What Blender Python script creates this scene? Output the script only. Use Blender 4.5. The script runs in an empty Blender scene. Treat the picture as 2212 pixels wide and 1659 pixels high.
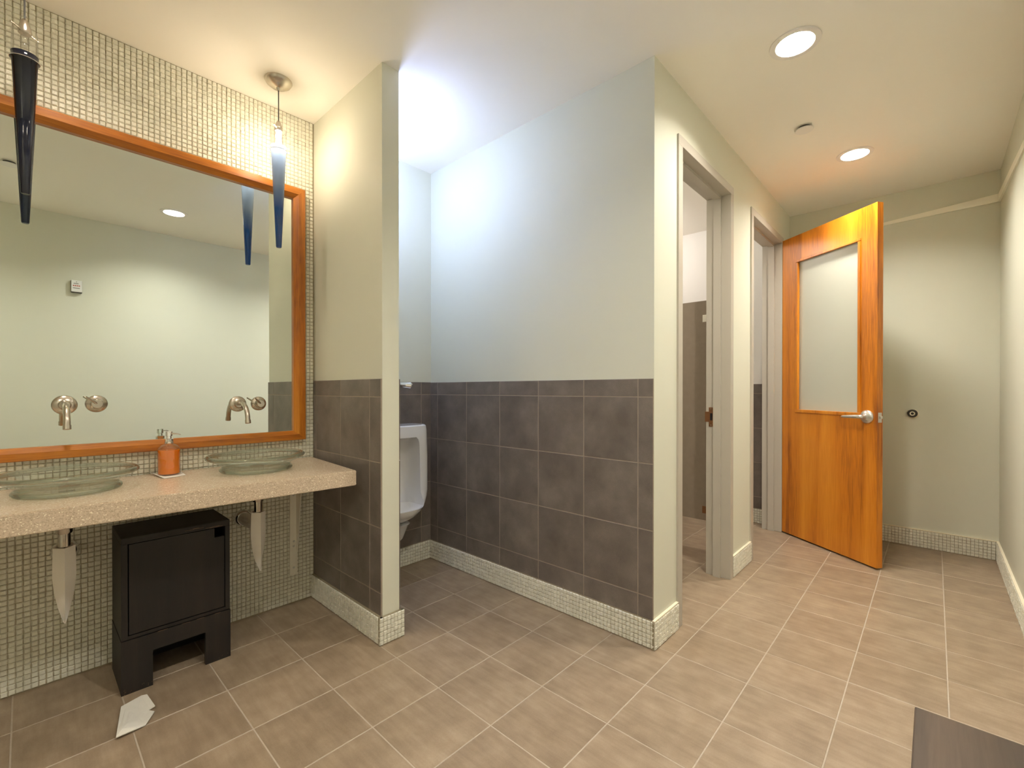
import bpy, bmesh, math, random
from mathutils import Vector, Matrix
random.seed(7)
S = bpy.context.scene
COL = S.collection

# ------------------------------------------------------------------ camera
YAW, PITCH, CAMH = 0.8212, -0.0042, 1.18
FPX, CX, CY = 979.94, 1106.0, 846.0
cd = bpy.data.cameras.new('camera'); cam = bpy.data.objects.new('camera', cd); COL.objects.link(cam)
cd.sensor_fit = 'HORIZONTAL'; cd.sensor_width = 36.0; cd.lens = FPX * 36.0 / 2212.0
cd.shift_y = (CY - 829.5) / 2212.0; cd.clip_start = 0.02; cd.clip_end = 60
cam.location = (0, 0, CAMH); cam.rotation_euler = (math.pi / 2 + PITCH, 0, -YAW)
S.camera = cam
# ------------------------------------------------------------------ world, exposure
w = bpy.data.worlds.new('world'); S.world = w; w.use_nodes = True
w.node_tree.nodes['Background'].inputs[0].default_value = (0.9, 0.95, 1.0, 1)
w.node_tree.nodes['Background'].inputs[1].default_value = 0.3
vs = S.view_settings
vs.view_transform = 'Standard'; vs.look = 'None'; vs.gamma = 1.0; vs.use_curve_mapping = False
vs.exposure = 2.42
S.cycles.max_bounces = 14; S.cycles.diffuse_bounces = 7; S.cycles.glossy_bounces = 6
S.cycles.transmission_bounces = 10; S.cycles.transparent_max_bounces = 16
S.cycles.sample_clamp_indirect = 4.0; S.cycles.blur_glossy = 0.6
S.cycles.use_denoising = True
# lamp outputs (emission strength of each lamp's own glowing surface)
E_DOWN = 118.0          # recessed downlight lens
E_BULB = 100.0         # pendant halogen bulb
E_ALCOVE = 12.0        # opal globe over the urinal
E_REST = 3.6          # opal globes in the stall room
C_DOWN = (1.0, 0.94, 0.84); C_SINK = (1.0, 0.88, 0.74); C_BULB = (1.0, 0.83, 0.62); C_ALC = (0.47, 0.58, 1.0); C_REST = (1.0, 0.93, 0.90)

# ------------------------------------------------------------------ dimensions
U1, U2, U3 = 1.123, 1.2245, 1.948       # partition left / right face, alcove side wall
V3, V1, VS, V4 = 0.9315, 1.872, 2.598, -0.33   # hall wall, partition end, back wall, right wall
UF, UL, UR = 4.573, -1.3, 4.42          # far wall, left wall, stall room wall
H, ZT, ZB = 2.695, 1.232, 0.129         # ceiling, top of wall tiles, top of mosaic base
FR1 = (2.194, 3.029); FR2 = (3.412, 4.318); DH = 2.4417

# ------------------------------------------------------------------ camera maths (only to rank tiles by size)
Fv = Vector((math.sin(YAW), math.cos(YAW), 0)); Rv = Vector((math.cos(YAW), -math.sin(YAW), 0))
def to_px(p):
    d = Vector(p) - Vector((0, 0, CAMH)); z = d.dot(Fv)
    if z < 0.05: return None
    return CX + FPX * d.dot(Rv) / z, CY - FPX * d.z / z

# ------------------------------------------------------------------ helpers: nodes
def new_mat(name):
    m = bpy.data.materials.new(name); m.use_nodes = True
    nt = m.node_tree; b = nt.nodes['Principled BSDF']; return m, nt, b
def simple(name, col, rough=0.5, metal=0.0, spec=0.5, noise=0.0, nscale=30, bump=0.0, bscale=200, coat=0.0):
    m, nt, b = new_mat(name)
    b.inputs['Base Color'].default_value = (*col, 1); b.inputs['Roughness'].default_value = rough
    b.inputs['Metallic'].default_value = metal; b.inputs['Specular IOR Level'].default_value = spec
    if coat: b.inputs['Coat Weight'].default_value = coat
    if noise or bump: geo = nt.nodes.new('ShaderNodeNewGeometry')
    if noise:
        n = nt.nodes.new('ShaderNodeTexNoise'); n.inputs['Scale'].default_value = nscale; n.inputs['Detail'].default_value = 5
        nt.links.new(geo.outputs['Position'], n.inputs['Vector'])
        mx = nt.nodes.new('ShaderNodeMix'); mx.data_type = 'RGBA'
        mx.inputs['A'].default_value = (*[c * (1 - noise) for c in col], 1)
        mx.inputs['B'].default_value = (*[min(1, c * (1 + noise)) for c in col], 1)
        nt.links.new(n.outputs['Fac'], mx.inputs['Factor']); nt.links.new(mx.outputs['Result'], b.inputs['Base Color'])
    if bump:
        n2 = nt.nodes.new('ShaderNodeTexNoise'); n2.inputs['Scale'].default_value = bscale; n2.inputs['Detail'].default_value = 3
        nt.links.new(geo.outputs['Position'], n2.inputs['Vector'])
        bp = nt.nodes.new('ShaderNodeBump'); bp.inputs['Strength'].default_value = bump; bp.inputs['Distance'].default_value = 0.002
        nt.links.new(n2.outputs['Fac'], bp.inputs['Height']); nt.links.new(bp.outputs['Normal'], b.inputs['Normal'])
    return m
def emit(name, col, s):
    m, nt, b = new_mat(name)
    b.inputs['Base Color'].default_value = (*col, 1)
    b.inputs['Emission Color'].default_value = (*col, 1); b.inputs['Emission Strength'].default_value = s
    return m
def N(nt, t, **kw):
    n = nt.nodes.new(t)
    for k, v in kw.items():
        if k in n.inputs: n.inputs[k].default_value = v
        else: setattr(n, k, v)
    return n
def ramp(nt, stops):
    r = nt.nodes.new('ShaderNodeValToRGB'); e = r.color_ramp.elements
    while len(e) < len(stops): e.new(0.5)
    for i, (p, c) in enumerate(stops): e[i].position = p; e[i].color = (*c, 1)
    return r
def tile_mat(name, dark, mid, light, stretch, rough, scale=6.0):
    """stone-look porcelain: cloudy tone, fine streaks along one axis, each tile a little different"""
    m, nt, b = new_mat(name); L = nt.links.new
    geo = N(nt, 'ShaderNodeNewGeometry'); oi = N(nt, 'ShaderNodeObjectInfo')
    sc = N(nt, 'ShaderNodeVectorMath', operation='SCALE'); sc.inputs['Scale'].default_value = 37.0
    cmb = N(nt, 'ShaderNodeCombineXYZ')
    for i in 'XYZ': L(oi.outputs['Random'], cmb.inputs[i])
    L(cmb.outputs[0], sc.inputs[0])
    ad = N(nt, 'ShaderNodeVectorMath', operation='ADD'); L(geo.outputs['Position'], ad.inputs[0]); L(sc.outputs[0], ad.inputs[1])
    mp = N(nt, 'ShaderNodeMapping'); mp.inputs['Scale'].default_value = stretch; L(ad.outputs[0], mp.inputs['Vector'])
    n1 = N(nt, 'ShaderNodeTexNoise', Scale=scale, Detail=6.0, Roughness=0.6); L(mp.outputs[0], n1.inputs['Vector'])
    n2 = N(nt, 'ShaderNodeTexNoise', Scale=scale * 1.3, Detail=4.0); L(ad.outputs[0], n2.inputs['Vector'])
    n3 = N(nt, 'ShaderNodeTexNoise', Scale=260.0, Detail=2.0); L(ad.outputs[0], n3.inputs['Vector'])
    a = N(nt, 'ShaderNodeMath', operation='ADD'); L(n1.outputs['Fac'], a.inputs[0]); L(n2.outputs['Fac'], a.inputs[1])
    a2 = N(nt, 'ShaderNodeMath', operation='MULTIPLY_ADD'); L(n3.outputs['Fac'], a2.inputs[0]); a2.inputs[1].default_value = 0.35
    L(a.outputs[0], a2.inputs[2])
    a3 = N(nt, 'ShaderNodeMath', operation='MULTIPLY_ADD'); L(oi.outputs['Random'], a3.inputs[0]); a3.inputs[1].default_value = 0.16
    L(a2.outputs[0], a3.inputs[2])
    mr = N(nt, 'ShaderNodeMapRange'); mr.inputs['From Min'].default_value = 0.85; mr.inputs['From Max'].default_value = 1.7
    L(a3.outputs[0], mr.inputs['Value'])
    r = ramp(nt, [(0.1, dark), (0.5, mid), (0.95, light)]); L(mr.outputs[0], r.inputs[0])
    L(r.outputs[0], b.inputs['Base Color']); b.inputs['Roughness'].default_value = rough
    bp = N(nt, 'ShaderNodeBump'); bp.inputs['Strength'].default_value = 0.25; bp.inputs['Distance'].default_value = 0.002
    L(a2.outputs[0], bp.inputs['Height']); L(bp.outputs[0], b.inputs['Normal'])
    return m
def wood_mat(name, c0, c1, c2, axis='Z', scale=9.0, rough=0.35, coat=0.25, obj=True):
    m, nt, b = new_mat(name); L = nt.links.new
    if obj: tc = N(nt, 'ShaderNodeTexCoord'); src = tc.outputs['Object']
    else: tc = N(nt, 'ShaderNodeNewGeometry'); src = tc.outputs['Position']
    mp = N(nt, 'ShaderNodeMapping'); s = [1.0, 1.0, 1.0]; s['XYZ'.index(axis)] = 0.06; mp.inputs['Scale'].default_value = s
    L(src, mp.inputs['Vector'])
    n1 = N(nt, 'ShaderNodeTexNoise', Scale=scale, Detail=4.0, Distortion=0.6); L(mp.outputs[0], n1.inputs['Vector'])
    n2 = N(nt, 'ShaderNodeTexNoise', Scale=scale * 14, Detail=3.0); L(mp.outputs[0], n2.inputs['Vector'])
    a = N(nt, 'ShaderNodeMath', operation='MULTIPLY_ADD'); L(n2.outputs['Fac'], a.inputs[0]); a.inputs[1].default_value = 0.35; L(n1.outputs['Fac'], a.inputs[2])
    mr = N(nt, 'ShaderNodeMapRange'); mr.inputs['From Min'].default_value = 0.42; mr.inputs['From Max'].default_value = 0.95; L(a.outputs[0], mr.inputs['Value'])
    r = ramp(nt, [(0.0, c0), (0.45, c1), (1.0, c2)]); L(mr.outputs[0], r.inputs[0])
    L(r.outputs[0], b.inputs['Base Color']); b.inputs['Roughness'].default_value = rough; b.inputs['Coat Weight'].default_value = coat
    b.inputs['Coat Roughness'].default_value = 0.2
    return m
def mosaic_mat(name, c0, c1):
    m, nt, b = new_mat(name); L = nt.links.new
    geo = N(nt, 'ShaderNodeNewGeometry'); oi = N(nt, 'ShaderNodeObjectInfo')
    a = N(nt, 'ShaderNodeMath', operation='ADD'); L(geo.outputs['Random Per Island'], a.inputs[0]); L(oi.outputs['Random'], a.inputs[1])
    f = N(nt, 'ShaderNodeMath', operation='FRACT'); L(a.outputs[0], f.inputs[0])
    n = N(nt, 'ShaderNodeTexNoise', Scale=120.0, Detail=3.0); L(geo.outputs['Position'], n.inputs['Vector'])
    ad = N(nt, 'ShaderNodeMath', operation='MULTIPLY_ADD'); L(n.outputs['Fac'], ad.inputs[0]); ad.inputs[1].default_value = 0.8; L(f.outputs[0], ad.inputs[2])
    mr = N(nt, 'ShaderNodeMapRange'); mr.inputs['From Min'].default_value = 0.1; mr.inputs['From Max'].default_value = 1.6; L(ad.outputs[0], mr.inputs['Value'])
    r = ramp(nt, [(0.0, c0), (1.0, c1)]); L(mr.outputs[0], r.inputs[0])
    L(r.outputs[0], b.inputs['Base Color']); b.inputs['Roughness'].default_value = 0.28; b.inputs['Specular IOR Level'].default_value = 0.5
    bp = N(nt, 'ShaderNodeBump'); bp.inputs['Strength'].default_value = 0.7; bp.inputs['Distance'].default_value = 0.004
    L(n.outputs['Fac'], bp.inputs['Height']); L(bp.outputs[0], b.inputs['Normal'])
    return m
def schlick(nt, f0=0.06):
    lw = N(nt, 'ShaderNodeLayerWeight'); lw.inputs[0].default_value = 0.5
    p = N(nt, 'ShaderNodeMath', operation='POWER'); nt.links.new(lw.outputs['Facing'], p.inputs[0]); p.inputs[1].default_value = 4.0
    a = N(nt, 'ShaderNodeMath', operation='MULTIPLY_ADD'); nt.links.new(p.outputs[0], a.inputs[0]); a.inputs[1].default_value = 0.7; a.inputs[2].default_value = f0
    return a
def clear_glass(name, tint, refr=0.55, ior=1.45, rough=0.0, edge=None):
    """clear glass: part refracted, part straight through, Fresnel gloss on top"""
    m = bpy.data.materials.new(name); m.use_nodes = True; nt = m.node_tree; nt.nodes.clear(); L = nt.links.new
    out = N(nt, 'ShaderNodeOutputMaterial'); tr = N(nt, 'ShaderNodeBsdfTransparent')
    lw = N(nt, 'ShaderNodeLayerWeight'); lw.inputs[0].default_value = 0.35
    mxc = N(nt, 'ShaderNodeMix'); mxc.data_type = 'RGBA'; mxc.inputs['A'].default_value = (*tint, 1); mxc.inputs['B'].default_value = (*(edge or tint), 1)
    L(lw.outputs['Facing'], mxc.inputs['Factor']); L(mxc.outputs['Result'], tr.inputs[0])
    gs = N(nt, 'ShaderNodeBsdfGlass'); gs.inputs['Color'].default_value = (*tint, 1); gs.inputs['IOR'].default_value = ior; gs.inputs['Roughness'].default_value = rough
    gl = N(nt, 'ShaderNodeBsdfGlossy'); gl.inputs['Roughness'].default_value = 0.02
    fr = schlick(nt)
    m1 = N(nt, 'ShaderNodeMixShader'); L(fr.outputs[0], m1.inputs[0]); L(tr.outputs[0], m1.inputs[1]); L(gl.outputs[0], m1.inputs[2])
    m2 = N(nt, 'ShaderNodeMixShader'); m2.inputs[0].default_value = refr; L(m1.outputs[0], m2.inputs[1]); L(gs.outputs[0], m2.inputs[2])
    L(m2.outputs[0], out.inputs[0]); return m

# ------------------------------------------------------------------ materials
M = {}
M['paint'] = simple('pale_green_wall_paint', (0.70, 0.705, 0.60), 0.6, spec=0.25, bump=0.08, bscale=420)
M['paintw'] = simple('white_wall_paint', (0.80, 0.79, 0.76), 0.6, spec=0.25, bump=0.08, bscale=420)
M['ceil'] = simple('ceiling_paint', (0.93, 0.90, 0.83), 0.75, spec=0.15, bump=0.06, bscale=380)
M['floor'] = tile_mat('taupe_floor_porcelain', (0.25, 0.185, 0.125), (0.32, 0.242, 0.166), (0.40, 0.312, 0.220), (4.5, 0.6, 1.0), 0.36, 9.0)
M['wtile'] = tile_mat('slate_brown_wall_porcelain', (0.130, 0.108, 0.094), (0.180, 0.152, 0.133), (0.25, 0.215, 0.190), (1, 1, 1), 0.42)
M['grout'] = simple('grey_brown_grout', (0.34, 0.285, 0.225), 0.9, noise=0.15, nscale=60)
M['fgrout'] = simple('floor_grout', (0.47, 0.40, 0.32), 0.9, noise=0.15, nscale=60)
M['mgrout'] = simple('mosaic_grout', (0.33, 0.285, 0.19), 0.9, noise=0.15, nscale=60)
M['mosaic'] = mosaic_mat('cream_glass_mosaic', (0.74, 0.73, 0.63), (0.89, 0.88, 0.78))
M['cap'] = simple('cream_caulk_line', (0.82, 0.76, 0.60), 0.5)
M['oak'] = wood_mat('orange_brown_frame_wood_h', (0.20, 0.050, 0.003), (0.44, 0.140, 0.007), (0.62, 0.245, 0.018), 'X', 16)
M['oakv'] = wood_mat('orange_brown_frame_wood_v', (0.20, 0.050, 0.003), (0.44, 0.140, 0.007), (0.62, 0.245, 0.018), 'Z', 16)
M['door'] = wood_mat('amber_door_veneer', (0.22, 0.048, 0.003), (0.64, 0.210, 0.009), (0.80, 0.32, 0.025), 'Z', 7.5, 0.33, 0.2)
M['black'] = wood_mat('espresso_stained_wood', (0.004, 0.003, 0.0025), (0.008, 0.0055, 0.0045), (0.017, 0.011, 0.008), 'Z', 18, 0.58, 0.0)
M['worn'] = simple('worn_edge_wood', (0.16, 0.10, 0.06), 0.7, noise=0.5, nscale=120)
M['void'] = simple('dark_cabinet_inside', (0.006, 0.005, 0.005), 0.8)
M['brown'] = wood_mat('walnut_stained_wood', (0.035, 0.022, 0.014), (0.065, 0.04, 0.025), (0.11, 0.07, 0.045), 'X', 12, 0.45, 0.1)
M['chrome'] = simple('polished_chrome', (0.86, 0.86, 0.87), 0.10, 1.0)
M['dchrome'] = simple('dark_chrome_tube', (0.55, 0.51, 0.46), 0.12, 1.0)
M['nickel'] = simple('brushed_nickel', (0.58, 0.53, 0.46), 0.26, 1.0)
M['satin'] = simple('satin_steel', (0.72, 0.71, 0.69), 0.3, 1.0)
M['bronze'] = simple('bronze_plate', (0.30, 0.15, 0.08), 0.35, 1.0)
M['cream'] = simple('cream_painted_steel', (0.88, 0.85, 0.76), 0.45)
M['frame'] = simple('putty_painted_steel', (0.50, 0.465, 0.40), 0.42, spec=0.4)
M['white'] = simple('white_porcelain', (0.82, 0.82, 0.82), 0.12, spec=0.6, coat=0.4)
M['plastic'] = simple('white_plastic', (0.86, 0.82, 0.76), 0.4)
M['wplastic'] = simple('bright_white_plastic', (0.82, 0.82, 0.80), 0.4)
M['dplastic'] = simple('dark_grey_plastic', (0.06, 0.06, 0.055), 0.5)
M['redprint'] = simple('red_print', (0.55, 0.16, 0.13), 0.6)
M['greyprint'] = simple('grey_print', (0.20, 0.20, 0.18), 0.6)
M['rubber'] = simple('dark_rubber', (0.035, 0.03, 0.025), 0.6)
M['paper'] = simple('white_paper', (0.80, 0.78, 0.72), 0.8, noise=0.05, nscale=40)
M['panel'] = simple('taupe_partition_laminate', (0.27, 0.215, 0.165), 0.5, noise=0.12, nscale=25)
M['light_streak'] = simple('cream_light_streak', (0.95, 0.92, 0.80), 0.5)  # pale colour stands in for a streak of light on the walls
M['can'] = simple('white_lamp_can', (0.85, 0.83, 0.80), 0.4)
M['lens'] = emit('glowing_lamp_lens', C_DOWN, E_DOWN); M['lens_hall'] = emit('glowing_hall_lens', C_DOWN, E_DOWN * 1.2); M['lens_sink'] = emit('glowing_sink_lens', C_SINK, E_DOWN * 0.36)
M['bulb'] = emit('glowing_halogen_bulb', C_BULB, E_BULB)
M['globe_a'] = emit('glowing_opal_globe_cool', C_ALC, E_ALCOVE)
M['globe_r'] = emit('glowing_opal_globe_white', C_REST, E_REST)
M['bulb_off'] = clear_glass('unlit_bulb_glass', (0.97, 0.97, 0.97), 0.0)
M['basin'] = clear_glass('clear_basin_glass', (0.985, 0.995, 0.988), 0.08, edge=(0.88, 0.945, 0.91))
M['basin_rim'] = clear_glass('thick_basin_rim_glass', (0.965, 0.99, 0.975), 0.6, edge=(0.84, 0.93, 0.885)); M['sleeve'] = clear_glass('clear_lamp_glass', (0.99, 0.99, 0.99), 0.0, 1.3)
M['bottle'] = clear_glass('clear_bottle_glass', (0.985, 0.985, 0.98), 0.04)
m = bpy.data.materials.new('silver_mirror'); m.use_nodes = True; nt = m.node_tree; nt.nodes.clear()
o_ = N(nt, 'ShaderNodeOutputMaterial'); g_ = N(nt, 'ShaderNodeBsdfGlossy'); g_.inputs['Color'].default_value = (0.83, 0.89, 0.86, 1); g_.inputs['Roughness'].default_value = 0.0
nt.links.new(g_.outputs[0], o_.inputs[0]); M['mirror'] = m
# soap
m, nt, b = new_mat('amber_soap'); b.inputs['Base Color'].default_value = (0.80, 0.225, 0.004, 1); b.inputs['Roughness'].default_value = 0.1
b.inputs['Subsurface Weight'].default_value = 0.6; b.inputs['Subsurface Radius'].default_value = (0.03, 0.012, 0.003)
M['soap'] = m
# frosted door glass
m, nt, b = new_mat('frosted_door_glass'); b.inputs['Base Color'].default_value = (0.72, 0.74, 0.64, 1); b.inputs['Roughness'].default_value = 0.35
b.inputs['Transmission Weight'].default_value = 0.25; b.inputs['Specular IOR Level'].default_value = 0.4; M['frost'] = m
# pendant glass: deep blue, partly see-through, lit up by the bulb inside
def pendant_glass(name, top, bot):
    m = bpy.data.materials.new(name); m.use_nodes = True; nt = m.node_tree; nt.nodes.clear(); L = nt.links.new
    out = N(nt, 'ShaderNodeOutputMaterial'); tc = N(nt, 'ShaderNodeTexCoord'); sp = N(nt, 'ShaderNodeSeparateXYZ'); L(tc.outputs['Object'], sp.inputs[0])
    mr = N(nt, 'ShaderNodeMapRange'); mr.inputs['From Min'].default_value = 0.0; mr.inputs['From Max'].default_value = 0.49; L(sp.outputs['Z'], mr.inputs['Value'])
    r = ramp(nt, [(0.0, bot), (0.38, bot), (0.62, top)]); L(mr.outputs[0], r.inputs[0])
    tr = N(nt, 'ShaderNodeBsdfTransparent'); tl = N(nt, 'ShaderNodeBsdfTranslucent'); df = N(nt, 'ShaderNodeBsdfDiffuse'); gl = N(nt, 'ShaderNodeBsdfGlossy'); gl.inputs['Roughness'].default_value = 0.08
    for n in (tr, tl, df): L(r.outputs[0], n.inputs[0])
    a = N(nt, 'ShaderNodeMixShader'); a.inputs[0].default_value = 0.35; L(tl.outputs[0], a.inputs[1]); L(df.outputs[0], a.inputs[2])
    c = N(nt, 'ShaderNodeMixShader'); c.inputs[0].default_value = 0.5; L(tr.outputs[0], c.inputs[1]); L(a.outputs[0], c.inputs[2])
    fr = schlick(nt)
    d = N(nt, 'ShaderNodeMixShader'); L(fr.outputs[0], d.inputs[0]); L(c.outputs[0], d.inputs[1]); L(gl.outputs[0], d.inputs[2])
    L(d.outputs[0], out.inputs[0]); return m
M['cone'] = pendant_glass('blue_pendant_glass', (0.50, 0.58, 0.70), (0.03, 0.17, 0.46))
M['cone_dark'] = pendant_glass('navy_pendant_glass', (0.022, 0.030, 0.075), (0.030, 0.045, 0.12))
# counter: beige quartz with light and dark specks
m, nt, b = new_mat('speckled_beige_quartz'); L = nt.links.new
geo = N(nt, 'ShaderNodeNewGeometry')
v1 = N(nt, 'ShaderNodeTexVoronoi', Scale=310.0); L(geo.outputs['Position'], v1.inputs['Vector'])
sp = N(nt, 'ShaderNodeSeparateColor'); L(v1.outputs['Color'], sp.inputs[0])
r = ramp(nt, [(0.0, (0.48, 0.375, 0.27)), (0.3, (0.61, 0.49, 0.365)), (0.75, (0.67, 0.545, 0.415)), (0.93, (0.70, 0.575, 0.445)), (1.0, (0.95, 0.88, 0.72))]); L(sp.outputs[0], r.inputs[0])
L(r.outputs[0], b.inputs['Base Color']); b.inputs['Roughness'].default_value = 0.22; M['quartz'] = m

# ------------------------------------------------------------------ helpers: geometry
def B(): return bmesh.new()
def box(bm, x0, x1, y0, y1, z0, z1, bev=0.0):
    vs_ = [bm.verts.new(p) for p in ((x0, y0, z0), (x1, y0, z0), (x1, y1, z0), (x0, y1, z0), (x0, y0, z1), (x1, y0, z1), (x1, y1, z1), (x0, y1, z1))]
    fs = [bm.faces.new([vs_[i] for i in q]) for q in ((0, 3, 2, 1), (4, 5, 6, 7), (0, 1, 5, 4), (1, 2, 6, 5), (2, 3, 7, 6), (3, 0, 4, 7))]
    if bev:
        es = list({e for f in fs for e in f.edges})
        bmesh.ops.bevel(bm, geom=es, offset=bev, segments=2, affect='EDGES', profile=0.6)
    return bm
def rings(bm, rr, cap0=True, cap1=True):
    """join rings of points (all the same length) into a skin"""
    R = [[bm.verts.new(p) for p in r] for r in rr]; n = len(R[0])
    for a, b_ in zip(R, R[1:]):
        for i in range(n): bm.faces.new((a[i], a[(i + 1) % n], b_[(i + 1) % n], b_[i]))
    if cap0: bm.faces.new(R[0][::-1])
    if cap1: bm.faces.new(R[-1])
    return bm
def lathe(bm, prof, c=(0, 0, 0), n=32, axis='Z', cap0=True, cap1=True):
    rr = []
    for r_, z in prof:
        ring = []
        for i in range(n):
            t = 2 * math.pi * i / n; a, b_ = r_ * math.cos(t), r_ * math.sin(t)
            p = {'Z': (a, b_, z), 'Y': (a, z, b_), 'X': (z, a, b_)}[axis]
            ring.append((c[0] + p[0], c[1] + p[1], c[2] + p[2]))
        rr.append(ring)
    return rings(bm, rr, cap0, cap1)
def tube(bm, pts, rad, n=14, caps=True):
    pts = [Vector(p) for p in pts]; rads = rad if isinstance(rad, (list, tuple)) else [rad] * len(pts)
    up = Vector((0, 0, 1)); rr = []
    for i, p in enumerate(pts):
        d = (pts[min(i + 1, len(pts) - 1)] - pts[max(i - 1, 0)]).normalized()
        ref = up if abs(d.dot(up)) < 0.97 else Vector((1, 0, 0))
        if i: ref = side_prev
        s = (ref - d * ref.dot(d)).normalized(); side_prev = s; t = d.cross(s)
        rr.append([p + (s * math.cos(2 * math.pi * k / n) + t * math.sin(2 * math.pi * k / n)) * rads[i] for k in range(n)])
    return rings(bm, rr, caps, caps)
def arc(p0, p1, p2, k=12):
    p0, p1, p2 = Vector(p0), Vector(p1), Vector(p2)
    return [p0 * (1 - t) ** 2 + p1 * 2 * t * (1 - t) + p2 * t * t for t in [i / k for i in range(k + 1)]]
def fin(bm, name, mat, parent=None, loc=(0, 0, 0), smooth=False, angle=40):
    bmesh.ops.recalc_face_normals(bm, faces=bm.faces)
    me = bpy.data.meshes.new(name); bm.to_mesh(me); bm.free()
    me.materials.append(M[mat] if isinstance(mat, str) else mat)
    o = bpy.data.objects.new(name, me); COL.objects.link(o)
    if smooth:
        me.shade_smooth()
        try: me.set_sharp_from_angle(angle=math.radians(angle))
        except Exception: pass
    o.location = loc
    if parent: o.parent = parent
    return o
def tag(o, label=None, cat=None, group=None, kind=None):
    if label: o['label'] = label
    if cat: o['category'] = cat
    if group: o['group'] = group
    if kind: o['kind'] = kind
    return o
def thing(name, label, cat, loc=(0, 0, 0), rz=0.0, group=None, kind=None):
    o = bpy.data.objects.new(name, None); COL.objects.link(o); o.location = loc; o.rotation_euler = (0, 0, rz); o.empty_display_size = 0.05
    return tag(o, label, cat, group, kind)
def struct(bm, name, mat, label, cat): return tag(fin(bm, name, mat), label, cat, kind='structure')
def copy_tree(o, parent=None):
    c = o.copy(); COL.objects.link(c); c.parent = parent
    for ch in list(o.children): copy_tree(ch, c)
    return c

# rectangular tile as a shared mesh; axes u, v span the face and n points out of the wall
TC = {}
def tile_mesh(u, v, n, du, dv, t, mat, bev=0.0015):
    key = (u, v, n, round(du, 4), round(dv, 4), t, mat)
    if key in TC: return TC[key]
    U, Vv, Nn = Vector(u), Vector(v), Vector(n); pts = []
    for (k, h_) in ((0, 0), (0, t - bev), (bev, t)):
        for a, b_ in ((-1, -1), (1, -1), (1, 1), (-1, 1)):
            pts.append(U * a * (du / 2 - k) + Vv * b_ * (dv / 2 - k) + Nn * h_)
    fs = [(3, 2, 1, 0), (8, 9, 10, 11)]
    for L0 in (0, 4):
        for i in range(4): fs.append((L0 + i, L0 + (i + 1) % 4, L0 + 4 + (i + 1) % 4, L0 + 4 + i))
    if U.cross(Vv).dot(Nn) < 0: fs = [f[::-1] for f in fs]
    me = bpy.data.meshes.new('tile'); me.from_pydata(pts, [], fs); me.materials.append(M[mat]); TC[key] = me
    return me
def put_tile(parent, c, u, v, n, du, dv, t, mat, name='tile'):
    o = bpy.data.objects.new(name, tile_mesh(u, v, n, du, dv, t, mat)); COL.objects.link(o); o.location = c; o.parent = parent
    return o
X_, Y_, Z_ = (1, 0, 0), (0, 1, 0), (0, 0, 1)
def neg(a): return tuple(-i for i in a)
def tile_wall(parent, p0, u, n, ulines, zlines, mat='wtile', t=0.008, gap=0.0032):
    """tiles between grid lines along u (distance from p0) and z, on a wall facing n"""
    P = Vector(p0)
    for a, b_ in zip(ulines, ulines[1:]):
        for z0, z1 in zip(zlines, zlines[1:]):
            c = P + Vector(u) * ((a + b_) / 2); c.z = (z0 + z1) / 2
            put_tile(parent, c, u, Z_, n, b_ - a - gap, z1 - z0 - gap, t, mat)

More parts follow.
